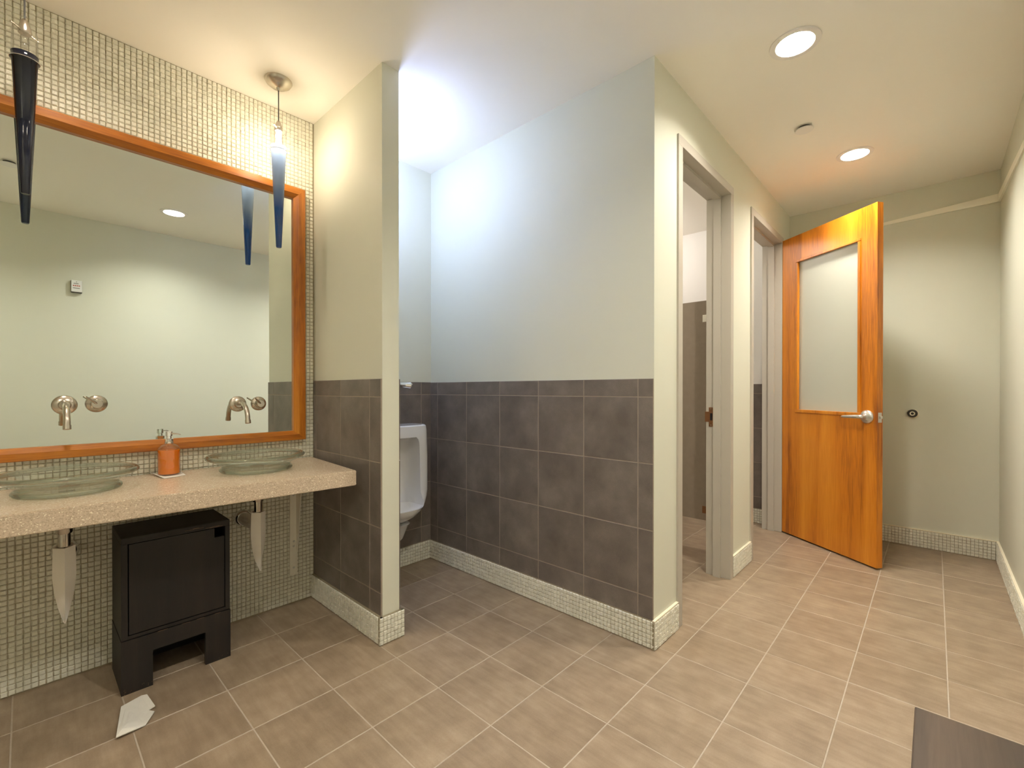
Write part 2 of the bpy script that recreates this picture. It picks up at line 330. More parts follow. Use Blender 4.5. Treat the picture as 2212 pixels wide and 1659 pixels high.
PITCH_M = 0.0205
MV = {}
def mosaic(parent, p0, u, n, du, z0, z1, holes=(), cap=300, minarea=60, pitch=PITCH_M, t=0.006):
    """small pillowed glass tiles; the ones largest in view are parts, the rest one joined part"""
    U, Nn, P = Vector(u), Vector(n), Vector(p0)
    nu = max(1, round(du / pitch)); nz = max(1, round((z1 - z0) / pitch)); pu, pz = du / nu, (z1 - z0) / nz
    rnd = random.Random(nu * 31 + nz)
    cells = []
    for i in range(nu):
        for j in range(nz):
            a, z = (i + 0.5) * pu, z0 + (j + 0.5) * pz
            if any(h[0] < a < h[1] and h[2] < z < h[3] for h in holes): continue
            c = P + U * a; c.z = z
            q = [to_px(c + U * s * pu / 2 + Vector(Z_) * r * pz / 2) for s, r in ((-1, -1), (1, -1), (1, 1), (-1, 1))]
            ar = 0
            if all(q) and all(-5 < k[0] < 2217 and 60 < k[1] < 1600 for k in q):
                ar = abs(sum(q[k][0] * q[(k + 1) % 4][1] - q[(k + 1) % 4][0] * q[k][1] for k in range(4))) / 2
                if (-c).dot(Nn) < 0: ar = 0
            cells.append((ar, c))
    cells.sort(key=lambda k: -k[0])
    single = [c for c in cells[:cap] if c[0] >= minarea]; rest = cells[len(single):]
    def verts(c, rg):
        hs = pu / 2 - 0.0009; hz = pz / 2 - 0.0009; out = []
        for k, h_ in ((0, 0), (0.0026, 1)):
            for a, b_ in ((-1, -1), (1, -1), (1, 1), (-1, 1)):
                jt = rg.uniform(-0.0007, 0.0007)
                out.append(c + U * (a * (hs - k) + jt) + Vector(Z_) * (b_ * (hz - k) + rg.uniform(-0.0007, 0.0007)) + Nn * (h_ * (t + rg.uniform(-0.0016, 0.0008))))
        return out
    fs0 = [(4, 5, 6, 7)] + [(i, (i + 1) % 4, 4 + (i + 1) % 4, 4 + i) for i in range(4)]
    if U.cross(Vector(Z_)).dot(Nn) < 0: fs0 = [f[::-1] for f in fs0]
    key = (u, n, round(pu, 5), round(pz, 5))
    if single and key not in MV:
        MV[key] = []
        for k in range(8):
            me = bpy.data.meshes.new('mosaic_tile'); me.from_pydata(verts(Vector((0, 0, 0)), rnd), [], fs0); me.materials.append(M['mosaic']); MV[key].append(me)
    for k, (ar, c) in enumerate(single):
        o = bpy.data.objects.new('mosaic_tile', MV[key][rnd.randrange(8)]); COL.objects.link(o); o.location = c; o.parent = parent
    if rest:
        V, Fc = [], []
        for ar, c in rest:
            b0 = len(V); V += verts(c, rnd); Fc += [tuple(b0 + i for i in f) for f in fs0]
        me = bpy.data.meshes.new('mosaic_field'); me.from_pydata(V, [], Fc); me.materials.append(M['mosaic'])
        o = bpy.data.objects.new('mosaic_field', me); COL.objects.link(o); o.parent = parent; o['kind'] = 'stuff'

# ================================================================== SETTING
# ---- floor
fl = struct(box(B(), UL - 0.12, UF + 0.12, V4 - 0.12, VS + 0.12, -0.10, -0.001), 'floor', 'fgrout', 'floor of square taupe stone-look tiles', 'floor')
PX, PY, OX, OY = 0.287, 0.2955, 1.113, 0.8435
for i in range(-9, 14):
    for j in range(-5, 7):
        x0, y0 = OX + PX * i, OY + PY * j; x1, y1 = x0 + PX, y0 + PY
        if x1 < UL - 0.02 or x0 > UF or y1 < V4 or y0 > VS: continue
        if x0 > U3 + 0.01 and x1 < FR1[0] and y0 > V3: continue          # under the solid alcove block
        put_tile(fl, ((x0 + x1) / 2, (y0 + y1) / 2, -0.008), X_, Y_, Z_, PX - 0.0032, PY - 0.0032, 0.008, 'floor')
# ---- ceiling with round openings for the recessed lamps
DL = [(0.876, 0.40), (2.30, 0.45), (3.64, 0.378), (-0.90, 0.40), (0.05, 2.05)]  # the one near the left wall is added out of view as soft fill
bm = B(); es = []
def loop(pts, z):
    vv = [bm.verts.new((p[0], p[1], z)) for p in pts]
    for a, b_ in zip(vv, vv[1:] + vv[:1]): es.append(bm.edges.new((a, b_)))
loop([(UL - 0.12, V4 - 0.12), (UF + 0.12, V4 - 0.12), (UF + 0.12, VS + 0.12), (UL - 0.12, VS + 0.12)], H)
for x, y in DL: loop([(x + 0.078 * math.cos(t * math.pi / 16), y + 0.078 * math.sin(t * math.pi / 16)) for t in range(32)], H)
bmesh.ops.triangle_fill(bm, use_beauty=True, use_dissolve=False, edges=es)
ext = bmesh.ops.extrude_face_region(bm, geom=list(bm.faces))
for v in [g for g in ext['geom'] if isinstance(g, bmesh.types.BMVert)]: v.co.z += 0.10
struct(bm, 'ceiling', 'ceil', 'plain cream ceiling', 'ceiling')
# ---- walls
wb = struct(box(B(), UL, FR1[0], VS, VS + 0.12, 0, H), 'wall_back', 'mgrout', 'back wall with glass mosaic behind the basins', 'wall')
# mosaic over the whole sink end, left out behind the mirror
MX0, MX1, MZ0, MZ1 = -0.95, 1.063, 0.905, 2.285
mosaic(wb, (UL, VS, 0), X_, neg(Y_), U1 - UL, 0.004, H - 0.002, holes=[(MX0 - UL + 0.025, MX1 - UL - 0.03, MZ0 + 0.03, MZ1 - 0.03)])
# alcove end of the back wall: paint skin above, tiles below
ap = fin(box(B(), U2, U3, VS - 0.006, VS, ZT, H), 'plaster', 'paint', wb)
ZL = [ZB, 0.234, 0.538, 0.842, 1.147, ZT]
tile_wall(wb, (U2, VS, 0), X_, neg(Y_), [0.0, 0.04, 0.34, 0.64, U3 - U2], ZL)
wp = B(); box(wp, U1 + 0.006, U2 - 0.006, V1, VS, 0, H)
wp = struct(wp, 'wall_partition', 'paint', 'short wall between the basins and the urinal alcove', 'wall')
YL = [0.0, 0.100, 0.392, 0.683, VS - V1 - 0.006]
tile_wall(wp, (U1 + 0.006, V1, 0), Y_, neg(X_), YL, ZL)
tile_wall(wp, (U2 - 0.006, V1, 0), Y_, X_, YL, ZL)
wa = struct(box(B(), U3, FR1[0], V3, VS, 0, H), 'wall_alcove', 'paint', 'long wall on the right of the urinal alcove', 'wall')
tile_wall(wa, (U3, V3, 0), Y_, neg(X_), [0.0, 0.0755, 0.3755, 0.6755, 0.9755, 1.2755, 1.5755, VS - V3 - 0.008], ZL)
# grout skins behind the big tiles
fin(box(B(), U3 - 0.007, U3, V3 + 0.001, VS - 0.008, ZB, ZT - 0.002), 'grout_bed', 'grout', wa)
fin(box(B(), U1 - 0.001, U1 + 0.006, V1 + 0.001, VS - 0.006, ZB, ZT - 0.002), 'grout_bed', 'grout', wp)
fin(box(B(), U2, U3 - 0.006, VS - 0.007, VS, ZB, ZT - 0.002), 'grout_bed', 'grout', wb)
YB = V3 + 0.13
bm = B(); box(bm, FR1[1], FR2[0], V3, YB, 0, H); box(bm, FR2[1], UF, V3, YB, 0, H)
box(bm, FR1[0], FR1[1], V3, YB, DH, H); box(bm, FR2[0], FR2[1], V3, YB, DH, H)
struct(bm, 'wall_hall', 'paint', 'hallway wall with the two door openings', 'wall')
struct(box(B(), UF, UF + 0.12, V4, YB, 0, H), 'wall_far', 'paint', 'end wall of the hallway behind the open door', 'wall')
struct(box(B(), UL, UF + 0.12, V4 - 0.12, V4, 0, H), 'wall_right', 'paint', 'plain wall opposite the mirror along the hallway', 'wall')
struct(box(B(), UL - 0.12, UL, V4 - 0.12, VS + 0.12, 0, H), 'wall_left', 'paint', 'plain side wall left of the basins', 'wall')
bm = B(); box(bm, UR, UF + 0.12, YB, VS + 0.12, 0, H); box(bm, FR1[0], UR, VS, VS + 0.12, 0, H)
wr = struct(bm, 'wall_restroom', 'paintw', 'white stall room walls seen through the doorways', 'wall')
tile_wall(wr, (UR, YB, 0), Y_, neg(X_), [0.0, 0.25, 0.55, 0.85, 1.15, 1.45, VS - YB - 0.004], ZL)
fin(box(B(), UR - 0.007, UR, YB + 0.001, VS - 0.001, ZB, ZT - 0.002), 'grout_bed', 'grout', wr)
# ---- mosaic baseboards: backing, tiles, pale top line
def base(name, segs, label, cap=300, capline=True):
    bm = B()
    for (p0, u, n, du) in segs:
        p, U, Nn = Vector(p0), Vector(u), Vector(n); q = p + U * du + Nn * 0.010
        box(bm, min(p.x, q.x), max(p.x, q.x), min(p.y, q.y), max(p.y, q.y), 0.0, ZB)
    o = struct(bm, name, 'mgrout', label, 'baseboard')
    for k, (p0, u, n, du) in enumerate(segs):
        mosaic(o, Vector(p0) + Vector(n) * 0.010, u, n, du, 0.002, ZB - 0.002, cap=cap // len(segs))
    if capline:
        bm = B()
        for (p0, u, n, du) in segs:
            p, U, Nn = Vector(p0), Vector(u), Vector(n); q = p + U * du + Nn * 0.013
            box(bm, min(p.x, q.x), max(p.x, q.x), min(p.y, q.y), max(p.y, q.y), ZB, ZB + 0.005)
        fin(bm, 'top_line', 'cap', o)
    return o
b_ = 0.016
base('baseboard_partition', [((U1, V1 - 0.010, 0), Y_, neg(X_), VS - V1 + 0.010 - 0.006), ((U1 - b_, V1, 0), X_, neg(Y_), U2 - U1 + 2 * b_), ((U2, V1 - 0.010, 0), Y_, X_, VS - V1 + 0.010)], 'cream glass mosaic base around the short partition', capline=False)
base('baseboard_alcove', [((U3, V3 - 0.010, 0), Y_, neg(X_), VS - V3 + 0.010), ((U2 + b_, VS, 0), X_, neg(Y_), U3 - U2 - 2 * b_)], 'cream glass mosaic base around the urinal alcove', capline=False)
base('baseboard_hall', [((U3 - b_, V3, 0), X_, neg(Y_), FR1[0] - U3 + b_ - 0.002), ((FR1[1] + 0.002, V3, 0), X_, neg(Y_), FR2[0] - FR1[1] - 0.004), ((FR2[1] + 0.002, V3, 0), X_, neg(Y_), UF - FR2[1] - 0.02)], 'cream glass mosaic base between the two doorways')
base('baseboard_far', [((UF, V4 + b_, 0), Y_, neg(X_), V3 - V4 - 2 * b_)], 'cream glass mosaic base on the hallway end wall')
base('baseboard_right', [((UL, V4, 0), X_, Y_, UF - UL)], 'cream glass mosaic base along the wall opposite the mirror', cap=200)
base('baseboard_restroom', [((UR, YB, 0), Y_, neg(X_), VS - YB)], 'cream glass mosaic base inside the stall room', cap=200, capline=False)
# ---- streak of light built as a slim cream strip on the far and right walls, thinning toward the door
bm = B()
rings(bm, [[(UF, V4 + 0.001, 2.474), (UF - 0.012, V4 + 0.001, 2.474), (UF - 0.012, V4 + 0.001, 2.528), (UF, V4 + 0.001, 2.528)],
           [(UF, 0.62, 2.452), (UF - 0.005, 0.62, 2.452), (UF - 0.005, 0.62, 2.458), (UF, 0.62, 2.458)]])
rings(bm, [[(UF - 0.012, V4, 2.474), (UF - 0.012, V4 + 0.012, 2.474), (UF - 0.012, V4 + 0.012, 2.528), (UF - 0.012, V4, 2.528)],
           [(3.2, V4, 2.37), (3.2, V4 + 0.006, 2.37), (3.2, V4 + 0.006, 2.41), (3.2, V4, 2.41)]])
struct(bm, 'light_streak_1', 'light_streak', 'streak of light built as a thin pale strip high along the hallway end wall', 'light_streak')
# ---- door frames
def door_frame(name, xl, xr, label):
    bm = B(); f = 0.05; y0, y1 = V3 - 0.010, YB + 0.010
    for a, c in ((xl, xl + f), (xr - f, xr)): box(bm, a, c, y0, y1, 0, DH - f, 0.002)
    box(bm, xl, xr, y0, y1, DH - f, DH, 0.002)
    s0, s1 = V3 + 0.047, V3 + 0.092
    box(bm, xl + f, xl + f + 0.016, s0, s1, 0, DH - f - 0.016, 0.001); box(bm, xr - f - 0.016, xr - f, s0, s1, 0, DH - f - 0.016, 0.001)
    box(bm, xl + f, xr - f, s0, s1, DH - f - 0.016, DH - f, 0.001)
    return struct(bm, name, 'frame', label, 'door frame')
d1 = door_frame('door_1', *FR1, 'empty grey-beige steel door frame nearest the urinal alcove')
xs = FR1[1] - 0.05
bm = B(); box(bm, xs - 0.003, xs, V3 + 0.094, V3 + 0.122, 0.945, 1.068, 0.001)
box(bm, xs - 0.004, xs - 0.0005, V3 + 0.118, YB + 0.016, 0.975, 1.04, 0.001)
sp_ = fin(bm, 'strike_plate', 'bronze', d1)
fin(box(B(), xs - 0.0036, xs - 0.0028, V3 + 0.100, V3 + 0.114, 0.985, 1.03), 'latch_hole', 'void', sp_)
for z in (0.955, 1.058): fin(lathe(B(), [(0.004, 0), (0.003, -0.0022)], (xs - 0.003, V3 + 0.108, z), 10, 'X'), 'screw', 'dchrome', sp_)
d2 = door_frame('door_2', *FR2, 'far grey-beige steel door frame holding the open wooden door')
# ---- wooden leaf, standing open into the hallway
ang = math.atan2(-0.804, -0.595); LW, LT, LZ0, LZ1 = 0.800, 0.045, 0.012, 2.405
lx, ly = 4.267, V3 - 0.012
gs0, gs1, gz0, gz1 = 0.150, 0.683, 1.012, 2.20
bm = B()
for (a, b2, z0, z1) in ((0, gs0, LZ0, LZ1), (gs1, LW, LZ0, LZ1), (gs0, gs1, LZ0, gz0), (gs0, gs1, gz1, LZ1)):
    box(bm, a, b2, 0, LT, z0, z1)
bmesh.ops.remove_doubles(bm, verts=bm.verts, dist=0.0004)
leaf = fin(bm, 'door_leaf', 'door', d2, (lx, ly, 0)); leaf.rotation_euler = (0, 0, ang)
leaf['label'] = 'amber wood door leaf with a tall frosted window'
def bead(z0, z1, s0, s1, name='glazing_bead'):
    o = fin(box(B(), s0, s1, -0.008, 0.012, z0, z1, 0.003), name, 'door', leaf); return o
bead(gz0 - 0.012, gz0 + 0.012, gs0 - 0.012, gs1 + 0.012); bead(gz1 - 0.012, gz1 + 0.008, gs0 - 0.008, gs1 + 0.008)
bead(gz0 + 0.013, gz1 - 0.013, gs0 - 0.006, gs0 + 0.012); bead(gz0 + 0.013, gz1 - 0.013, gs1 - 0.012, gs1 + 0.006)
fin(box(B(), gs0, gs1, 0.018, 0.026, gz0, gz1), 'glass_pane', 'frost', leaf)['label'] = 'frosted glass pane'
# leading-edge lipping, handle, latch
fin(box(B(), LW, LW + 0.004, 0.0, LT, LZ0, LZ1), 'edge_lipping', 'door', leaf)
for sgn, yy in ((-1, 0.0), (1, LT)):
    bm = B()
    lathe(bm, [(0.045, 0), (0.045, sgn * 0.006), (0.038, sgn * 0.016), (0.018, sgn * 0.022), (0.015, sgn * 0.05)], (0.738, yy, 1.0), 28, 'Y')
    pts = arc((0.738, yy + sgn * 0.045, 1.0), (0.735, yy + sgn * 0.060, 1.0), (0.70, yy + sgn * 0.060, 0.999)) + [(0.66, yy + sgn * 0.06, 0.997), (0.61, yy + sgn * 0.056, 0.995), (0.597, yy + sgn * 0.052, 0.995)]
    tube(bm, pts, [0.013] * 13 + [0.011, 0.009, 0.006], 12)
    fin(bm, 'lever_handle', 'satin', leaf, smooth=True)['label'] = 'satin steel lever handle'
bm = B(); box(bm, LW + 0.004, LW + 0.006, 0.008, 0.036, 0.965, 1.03, 0.0005); box(bm, LW + 0.005, LW + 0.018, 0.014, 0.030, 0.99, 1.008, 0.003)
fin(bm, 'latch_plate', 'satin', leaf)
for z in (0.30, 0.97, 1.50, 2.12):
    bm = B(); lathe(bm, [(0.008, -0.055), (0.008, 0.055)], (0, 0, 0), 12); box(bm, -0.004, 0.0, -0.004, 0.03, -0.055, 0.055)
    fin(bm, 'hinge', 'satin', d2, (lx + 0.012, ly - 0.004, z), smooth=True)

# ================================================================== LAMPS
can_bm = B(); lathe(can_bm, [(0.0775, 0.09), (0.0775, 0.0), (0.0985, -0.001), (0.0975, -0.005), (0.074, -0.006), (0.072, 0.0), (0.070, 0.088)], cap0=False, cap1=False)
lab = ['round recessed ceiling lamp shining straight above the basins side', 'round recessed ceiling lamp in front of the first doorway', 'round recessed ceiling lamp in the hallway by the open wooden door', 'added unseen recessed fill lamp nearest the left side wall', 'round recessed ceiling lamp over the countertop between the two pendants']
can_me = None
for k, ((x, y), l) in enumerate(zip(DL, lab)):
    o = thing('recessed_downlight', l, 'ceiling lamp', (x, y, H), group='recessed lamps in the ceiling')
    if can_me is None: can_me = fin(can_bm, 'trim_ring', 'can', o, smooth=True).data
    else:
        q = bpy.data.objects.new('trim_ring', can_me); COL.objects.link(q); q.parent = o
    fin(lathe(B(), [(0.069, 0.052), (0.069, 0.058)]), 'lens', {2: 'lens_hall', 4: 'lens_sink'}.get(k, 'lens'), o)
def globe(name, x, y, mat, label, r=0.11, drop=0.05):
    o = thing(name, label, 'ceiling lamp', (x, y, H))
    fin(lathe(B(), [(0.06, 0), (0.06, -0.02), (0.02, -0.03), (0.02, -drop)]), 'base_plate', 'can', o, smooth=True)
    bm = B(); bmesh.ops.create_uvsphere(bm, u_segments=24, v_segments=14, radius=r)
    fin(bm, 'opal_globe', mat, o, (0, 0, -drop - r * 0.92), smooth=True)
globe('globe_light', 1.32, 2.20, 'globe_a', 'white globe ceiling lamp hidden in the alcove above the urinal', 0.075, 0.20)
globe('globe_light', 2.72, 1.95, 'globe_r', 'white globe ceiling lamp in the stall room nearer the alcove')
globe('globe_light', 3.80, 2.10, 'globe_r', 'white globe ceiling lamp in the stall room beyond the panel')
# ---- sprinkler covers
for x, y, l in ((3.071, 0.553, 'small white flat sprinkler cover on the hallway ceiling'), (-0.065, 0.66, 'small white flat sprinkler cover reflected in the left of the mirror')):
    o = thing('sprinkler_cover', l, 'sprinkler', (x, y, H), group='flat ceiling sprinkler covers')
    fin(lathe(B(), [(0.030, 0), (0.030, -0.017)]), 'collar', 'dplastic', o)
    fin(lathe(B(), [(0.046, -0.015), (0.046, -0.018), (0.044, -0.020)], n=36), 'cover_disc', 'can', o, smooth=True)
# ---- pendants
def pendant(x, y, label, cone, lit):
    o = thing('pendant_light', label, 'pendant lamp', (x, y, 0), group='cone pendant lamps over the basins')
    fin(lathe(B(), [(0.062, H), (0.062, H - 0.004), (0.055, H - 0.016), (0.036, H - 0.030), (0.012, H - 0.037), (0.006, H - 0.05)], n=40), 'canopy', 'nickel', o, smooth=True)
    fin(tube(B(), [(0, 0, H - 0.04), (0, 0, 2.495)], 0.0028, 8), 'cord', 'dplastic', o)
    fin(lathe(B(), [(0.004, 2.50), (0.011, 2.49), (0.019, 2.455), (0.017, 2.447)], n=20), 'socket', 'nickel', o, smooth=True)
    fin(tube(B(), [(-0.034, -0.034, 2.456), (0.034, 0.034, 2.456)], 0.0028, 8), 'cross_bar', 'nickel', o)
    bm = B(); lathe(bm, [(0.004, 2.446), (0.008, 2.440), (0.0135, 2.424), (0.011, 2.408), (0.003, 2.401)], n=18)
    fin(bm, 'bulb', 'bulb' if lit else 'bulb_off', o, smooth=True)
    # thin clear sleeve between the bar and the cone
    fin(lathe(B(), [(0.033, 2.455), (0.035, 2.372), (0.0335, 2.372), (0.0315, 2.455), (0.033, 2.455)], n=28, cap0=False, cap1=False), 'glass_sleeve', 'sleeve', o, smooth=True)
    # cone: hollow above, solid point below; its origin at the tip
    z0 = 1.878
    prof = [(0.0105, 0.0), (0.0125, 0.004), (0.022, 0.22), (0.033, 0.468), (0.0375, 0.471), (0.0375, 0.476), (0.034, 0.479), (0.0355, 0.494), (0.032, 0.494), (0.0295, 0.468), (0.016, 0.27), (0.001, 0.20)]
    sh = fin(lathe(B(), prof, n=32), 'cone_shade', cone, o, (0, 0, z0), smooth=True, angle=60)
    bm = B(); rr = []
    for k in range(33):
        t = 2 * math.pi * k / 32; rr.append((0.0382 * math.cos(t), 0.0382 * math.sin(t), 0.4735))
    tube(bm, rr, 0.0012, 6, False); fin(bm, 'collar_ring', 'chrome', sh)
    return o
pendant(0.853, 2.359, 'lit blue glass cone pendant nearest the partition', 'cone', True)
pendant(0.004, 2.375, 'unlit dark navy cone pendant hanging at the left of the mirror', 'cone_dark', False)

# ================================================================== SINK END
# ---- mirror
mr_ = thing('wall_mirror', 'large wall mirror in an orange-brown wooden frame', 'mirror', ((MX0 + MX1) / 2, 2.59, 1.6))
def world_child(o, parent): o.location = -Vector(parent.location); o.parent = parent; return o
fw = 0.058; yb, yf = 2.5915, 2.550
def member(name, a, b2, inner_a, inner_b, mat):
    """mitred length: outer edge a-b2, inner edge inner_a-inner_b (x, z pairs), with a chamfered inner lip"""
    bm = B()
    def P(o_, i_, k, y): return (o_[0] + (i_[0] - o_[0]) * k, y, o_[1] + (i_[1] - o_[1]) * k)
    secs = []
    for o_, i_ in ((a, inner_a), (b2, inner_b)):
        secs.append([P(o_, i_, 0, yb), P(o_, i_, 0.0, yf + 0.004), P(o_, i_, 0.06, yf), P(o_, i_, 0.62, yf), P(o_, i_, 1.0, yf + 0.022), P(o_, i_, 1.0, yb)])
    rings(bm, secs)
    return world_child(fin(bm, name, mat), mr_)
ox0, ox1, oz0, oz1 = MX0, MX1, MZ0, MZ1; ix0, ix1, iz0, iz1 = ox0 + fw, ox1 - fw, oz0 + 0.05, oz1 - fw
member('frame_rail', (ox0, oz1), (ox1, oz1), (ix0, iz1), (ix1, iz1), 'oak')
member('frame_rail', (ox0, oz0), (ox1, oz0), (ix0, iz0), (ix1, iz0), 'oak')
member('frame_stile', (ox1, oz0), (ox1, oz1), (ix1, iz0), (ix1, iz1), 'oakv')
member('frame_stile', (ox0, oz0), (ox0, oz1), (ix0, iz0), (ix0, iz1), 'oakv')
MY = 2.585
world_child(fin(box(B(), ix0 - 0.004, ix1 + 0.004, MY, MY + 0.005, iz0 - 0.004, iz1 + 0.004), 'mirror_glass', 'mirror'), mr_)
# ---- counter (front and right edge run slightly out of square)
bm = B(); pl = [(UL + 0.002, 2.589), (UL + 0.002, 2.128), (1.064, 1.992), (1.110, 2.589)]
rings(bm, [[(x, y, 0.73) for x, y in pl], [(x, y, 0.80) for x, y in pl]])
bmesh.ops.bevel(bm, geom=list(bm.edges), offset=0.003, segments=2, affect='EDGES')
tag(fin(bm, 'countertop', 'quartz'), 'long speckled beige stone countertop fixed along the mosaic wall', 'counter')
# ---- glass basins
CZ = 0.8005
def basin(x, y, label, R=0.206):
    o = thing('glass_basin', label, 'basin', (x, y, CZ), group='clear glass vessel basins')
    prof = [(0.0, 0.0), (0.120, 0.0), (0.134, 0.004), (0.139, 0.020), (0.150, 0.038), (0.178, 0.052), (R - 0.016, 0.062), (R - 0.012, 0.070), (R - 0.018, 0.0735),
            (R - 0.030, 0.067), (0.160, 0.050), (0.128, 0.034), (0.10, 0.024), (0.05, 0.018), (0.0, 0.017)]
    def ring(name, r0, z0, hw, hh):
        q = lathe(B(), [(r0 + hw * math.cos(t), z0 + hh * math.sin(t)) for t in [2 * math.pi * k / 14 for k in range(15)]], n=72, cap0=False, cap1=False)
        bmesh.ops.remove_doubles(q, verts=q.verts, dist=0.0001)
        fin(q, name, 'basin_rim', o, smooth=True, angle=80)
    ring('rim', R - 0.0125, 0.0690, 0.0125, 0.0100); ring('foot_ring', 0.1400, 0.0105, 0.0120, 0.0100)
    bm = B(); n = 64; rr = []
    for r_, z in prof[1:-1]: rr.append([(r_ * math.cos(2 * math.pi * i / n), r_ * math.sin(2 * math.pi * i / n), z) for i in range(n)])
    rings(bm, rr)
    fin(bm, 'bowl', 'basin', o, smooth=True, angle=70)
    fin(lathe(B(), [(0.024, 0.0186), (0.030, 0.020), (0.030, 0.0225), (0.022, 0.024), (0.010, 0.023)], n=28), 'drain_ring', 'nickel', o, smooth=True)
    return o
basin(0.748, 2.345, 'clear glass bowl basin nearest the partition wall')
basin(0.113, 2.365, 'clear glass bowl basin at the left end under the navy pendant', 0.204)
# ---- wall faucets through the mirror
def spout(x, z, label, yaw=0.0):
    o = thing('wall_faucet', label, 'faucet', (x, MY - 0.0006, z), yaw, group='wall spouts over the basins')
    fin(lathe(B(), [(0.039, 0), (0.039, -0.004), (0.034, -0.010), (0.020, -0.014), (0.016, -0.020)], n=32, axis='Y'), 'escutcheon', 'nickel', o, smooth=True)
    pts = [(0, -0.012, 0.004), (0, -0.045, 0.004)] + arc((0, -0.060, 0.004), (0, -0.130, 0.004), (0, -0.150, -0.055), 14) + [(0, -0.155, -0.078)]
    fin(tube(B(), pts, 0.0108, 16), 'spout_tube', 'nickel', o, smooth=True)
    fin(tube(B(), [(0, -0.1545, -0.074), (0, -0.158, -0.090)], 0.0125, 16), 'aerator', 'nickel', o, smooth=True)
    return o
spout(0.735, 1.108, 'brushed nickel wall spout above the basin nearest the partition')
spout(0.110, 1.118, 'brushed nickel wall spout above the left end basin')
def valve(x, z, label):
    o = thing('faucet_handle', label, 'faucet handle', (x, MY - 0.0006, z), group='wall lever handles beside the spouts')
    fin(lathe(B(), [(0.036, 0), (0.036, -0.004), (0.031, -0.010), (0.022, -0.014), (0.021, -0.034), (0.017, -0.039)], n=32, axis='Y'), 'escutcheon', 'nickel', o, smooth=True)
    fin(tube(B(), [(0.004, -0.030, -0.004), (-0.014, -0.044, 0.012), (-0.036, -0.060, 0.030)], [0.0052, 0.0045, 0.0032], 10), 'lever', 'nickel', o, smooth=True)
valve(0.832, 1.108, 'round lever handle beside the spout nearest the partition')
valve(0.206, 1.121, 'round lever handle beside the left end spout')
# ---- soap dispenser on a napkin
bm = B()
c4 = [(0.376, 2.545, 0.806), (0.404, 2.400, 0.8012), (0.486, 2.428, 0.8012), (0.492, 2.545, 0.8012)]
n = 8; g = []
for i in range(n + 1):
    row = []
    for j in range(n + 1):
        s, t = i / n, j / n
        p = (Vector(c4[0]) * (1 - s) + Vector(c4[3]) * s) * (1 - t) + (Vector(c4[1]) * (1 - s) + Vector(c4[2]) * s) * t
        p.z = 0.8012 + 0.013 * max(0, 1 - s * 3.2) ** 2 * (1 - t) + 0.0004 * math.sin(9 * s + 5 * t)
        row.append(bm.verts.new(p))
    g.append(row)
for i in range(n):
    for j in range(n): bm.faces.new((g[i][j], g[i + 1][j], g[i + 1][j + 1], g[i][j + 1]))
ext = bmesh.ops.extrude_face_region(bm, geom=list(bm.faces))
for v in [q for q in ext['geom'] if isinstance(q, bmesh.types.BMVert)]: v.co.z += 0.0012
tag(fin(bm, 'paper_napkin', 'paper', smooth=True), 'white paper napkin under the amber soap bottle', 'napkin')
o = thing('soap_dispenser', 'clear pump bottle of amber soap on the countertop', 'soap dispenser', (0.436, 2.488, 0.8034))
fin(lathe(B(), [(0.038, 0.0), (0.0425, 0.004), (0.0425, 0.108), (0.040, 0.118), (0.030, 0.130), (0.017, 0.136), (0.016, 0.142), (0.0145, 0.142), (0.0155, 0.134), (0.028, 0.128), (0.0375, 0.117), (0.0400, 0.108), (0.0400, 0.006), (0.036, 0.003)], n=36), 'glass_bottle', 'bottle', o, smooth=True)
fin(lathe(B(), [(0.034, 0.0040), (0.0392, 0.007), (0.0395, 0.106), (0.0385, 0.110)], n=36), 'soap', 'soap', o, smooth=True)
fin(lathe(B(), [(0.0165, 0.139), (0.0175, 0.142), (0.0175, 0.158), (0.010, 0.161), (0.009, 0.170), (0.0125, 0.171), (0.0125, 0.190), (0.011, 0.192)], n=24), 'pump', 'chrome', o, smooth=True)
fin(tube(B(), [(0.008, -0.006, 0.182), (0.027, -0.021, 0.181), (0.036, -0.028, 0.177)], [0.0035, 0.003, 0.0022], 8), 'nozzle', 'chrome', o, smooth=True)
# ---- dark cabinet under the counter
cab = thing('towel_cabinet', 'black-brown wooden waste cabinet standing under the countertop', 'cabinet', (0.434, 2.42, 0))
x0, x1, yf_, yb_ = 0.250, 0.618, 2.285, 2.545
def cp(x, y, z): return (x - 0.434, y - 2.42, z)
def cbox(a, b2, c, d, e, f, bev=0.0015): return box(B(), a - 0.434, b2 - 0.434, c - 2.42, d - 2.42, e, f, bev)
fin(cbox(x0, x0 + 0.020, yf_, yb_, 0.21, 0.580), 'side_panel', 'black', cab); fin(cbox(x1 - 0.018, x1, yf_, yb_, 0.21, 0.580), 'side_panel', 'black', cab)
fin(cbox(x0, x1, yf_, yb_, 0.580, 0.605, 0.002), 'top_panel', 'black', cab)
fin(cbox(x0 + 0.02, x1 - 0.018, yb_ - 0.012, yb_, 0.21, 0.579, 0), 'back_panel', 'void', cab)
fin(cbox(x0 + 0.02, x1 - 0.018, yf_ + 0.002, yb_ - 0.013, 0.210, 0.222, 0), 'bottom_panel', 'black', cab)
bm = B(); dp = [(x0 + 0.024, 0.226), (x1 - 0.021, 0.226), (x1 - 0.021, 0.537), (x1 - 0.058, 0.537), (x1 - 0.058, 0.577), (x0 + 0.024, 0.577)]
rings(bm, [[cp(x, yf_ + 0.003, z) for x, z in dp], [cp(x, yf_ + 0.021, z) for x, z in dp]])
fin(bm, 'door', 'black', cab)
bm = B()    # plinth: front board with an arch cut out, side boards
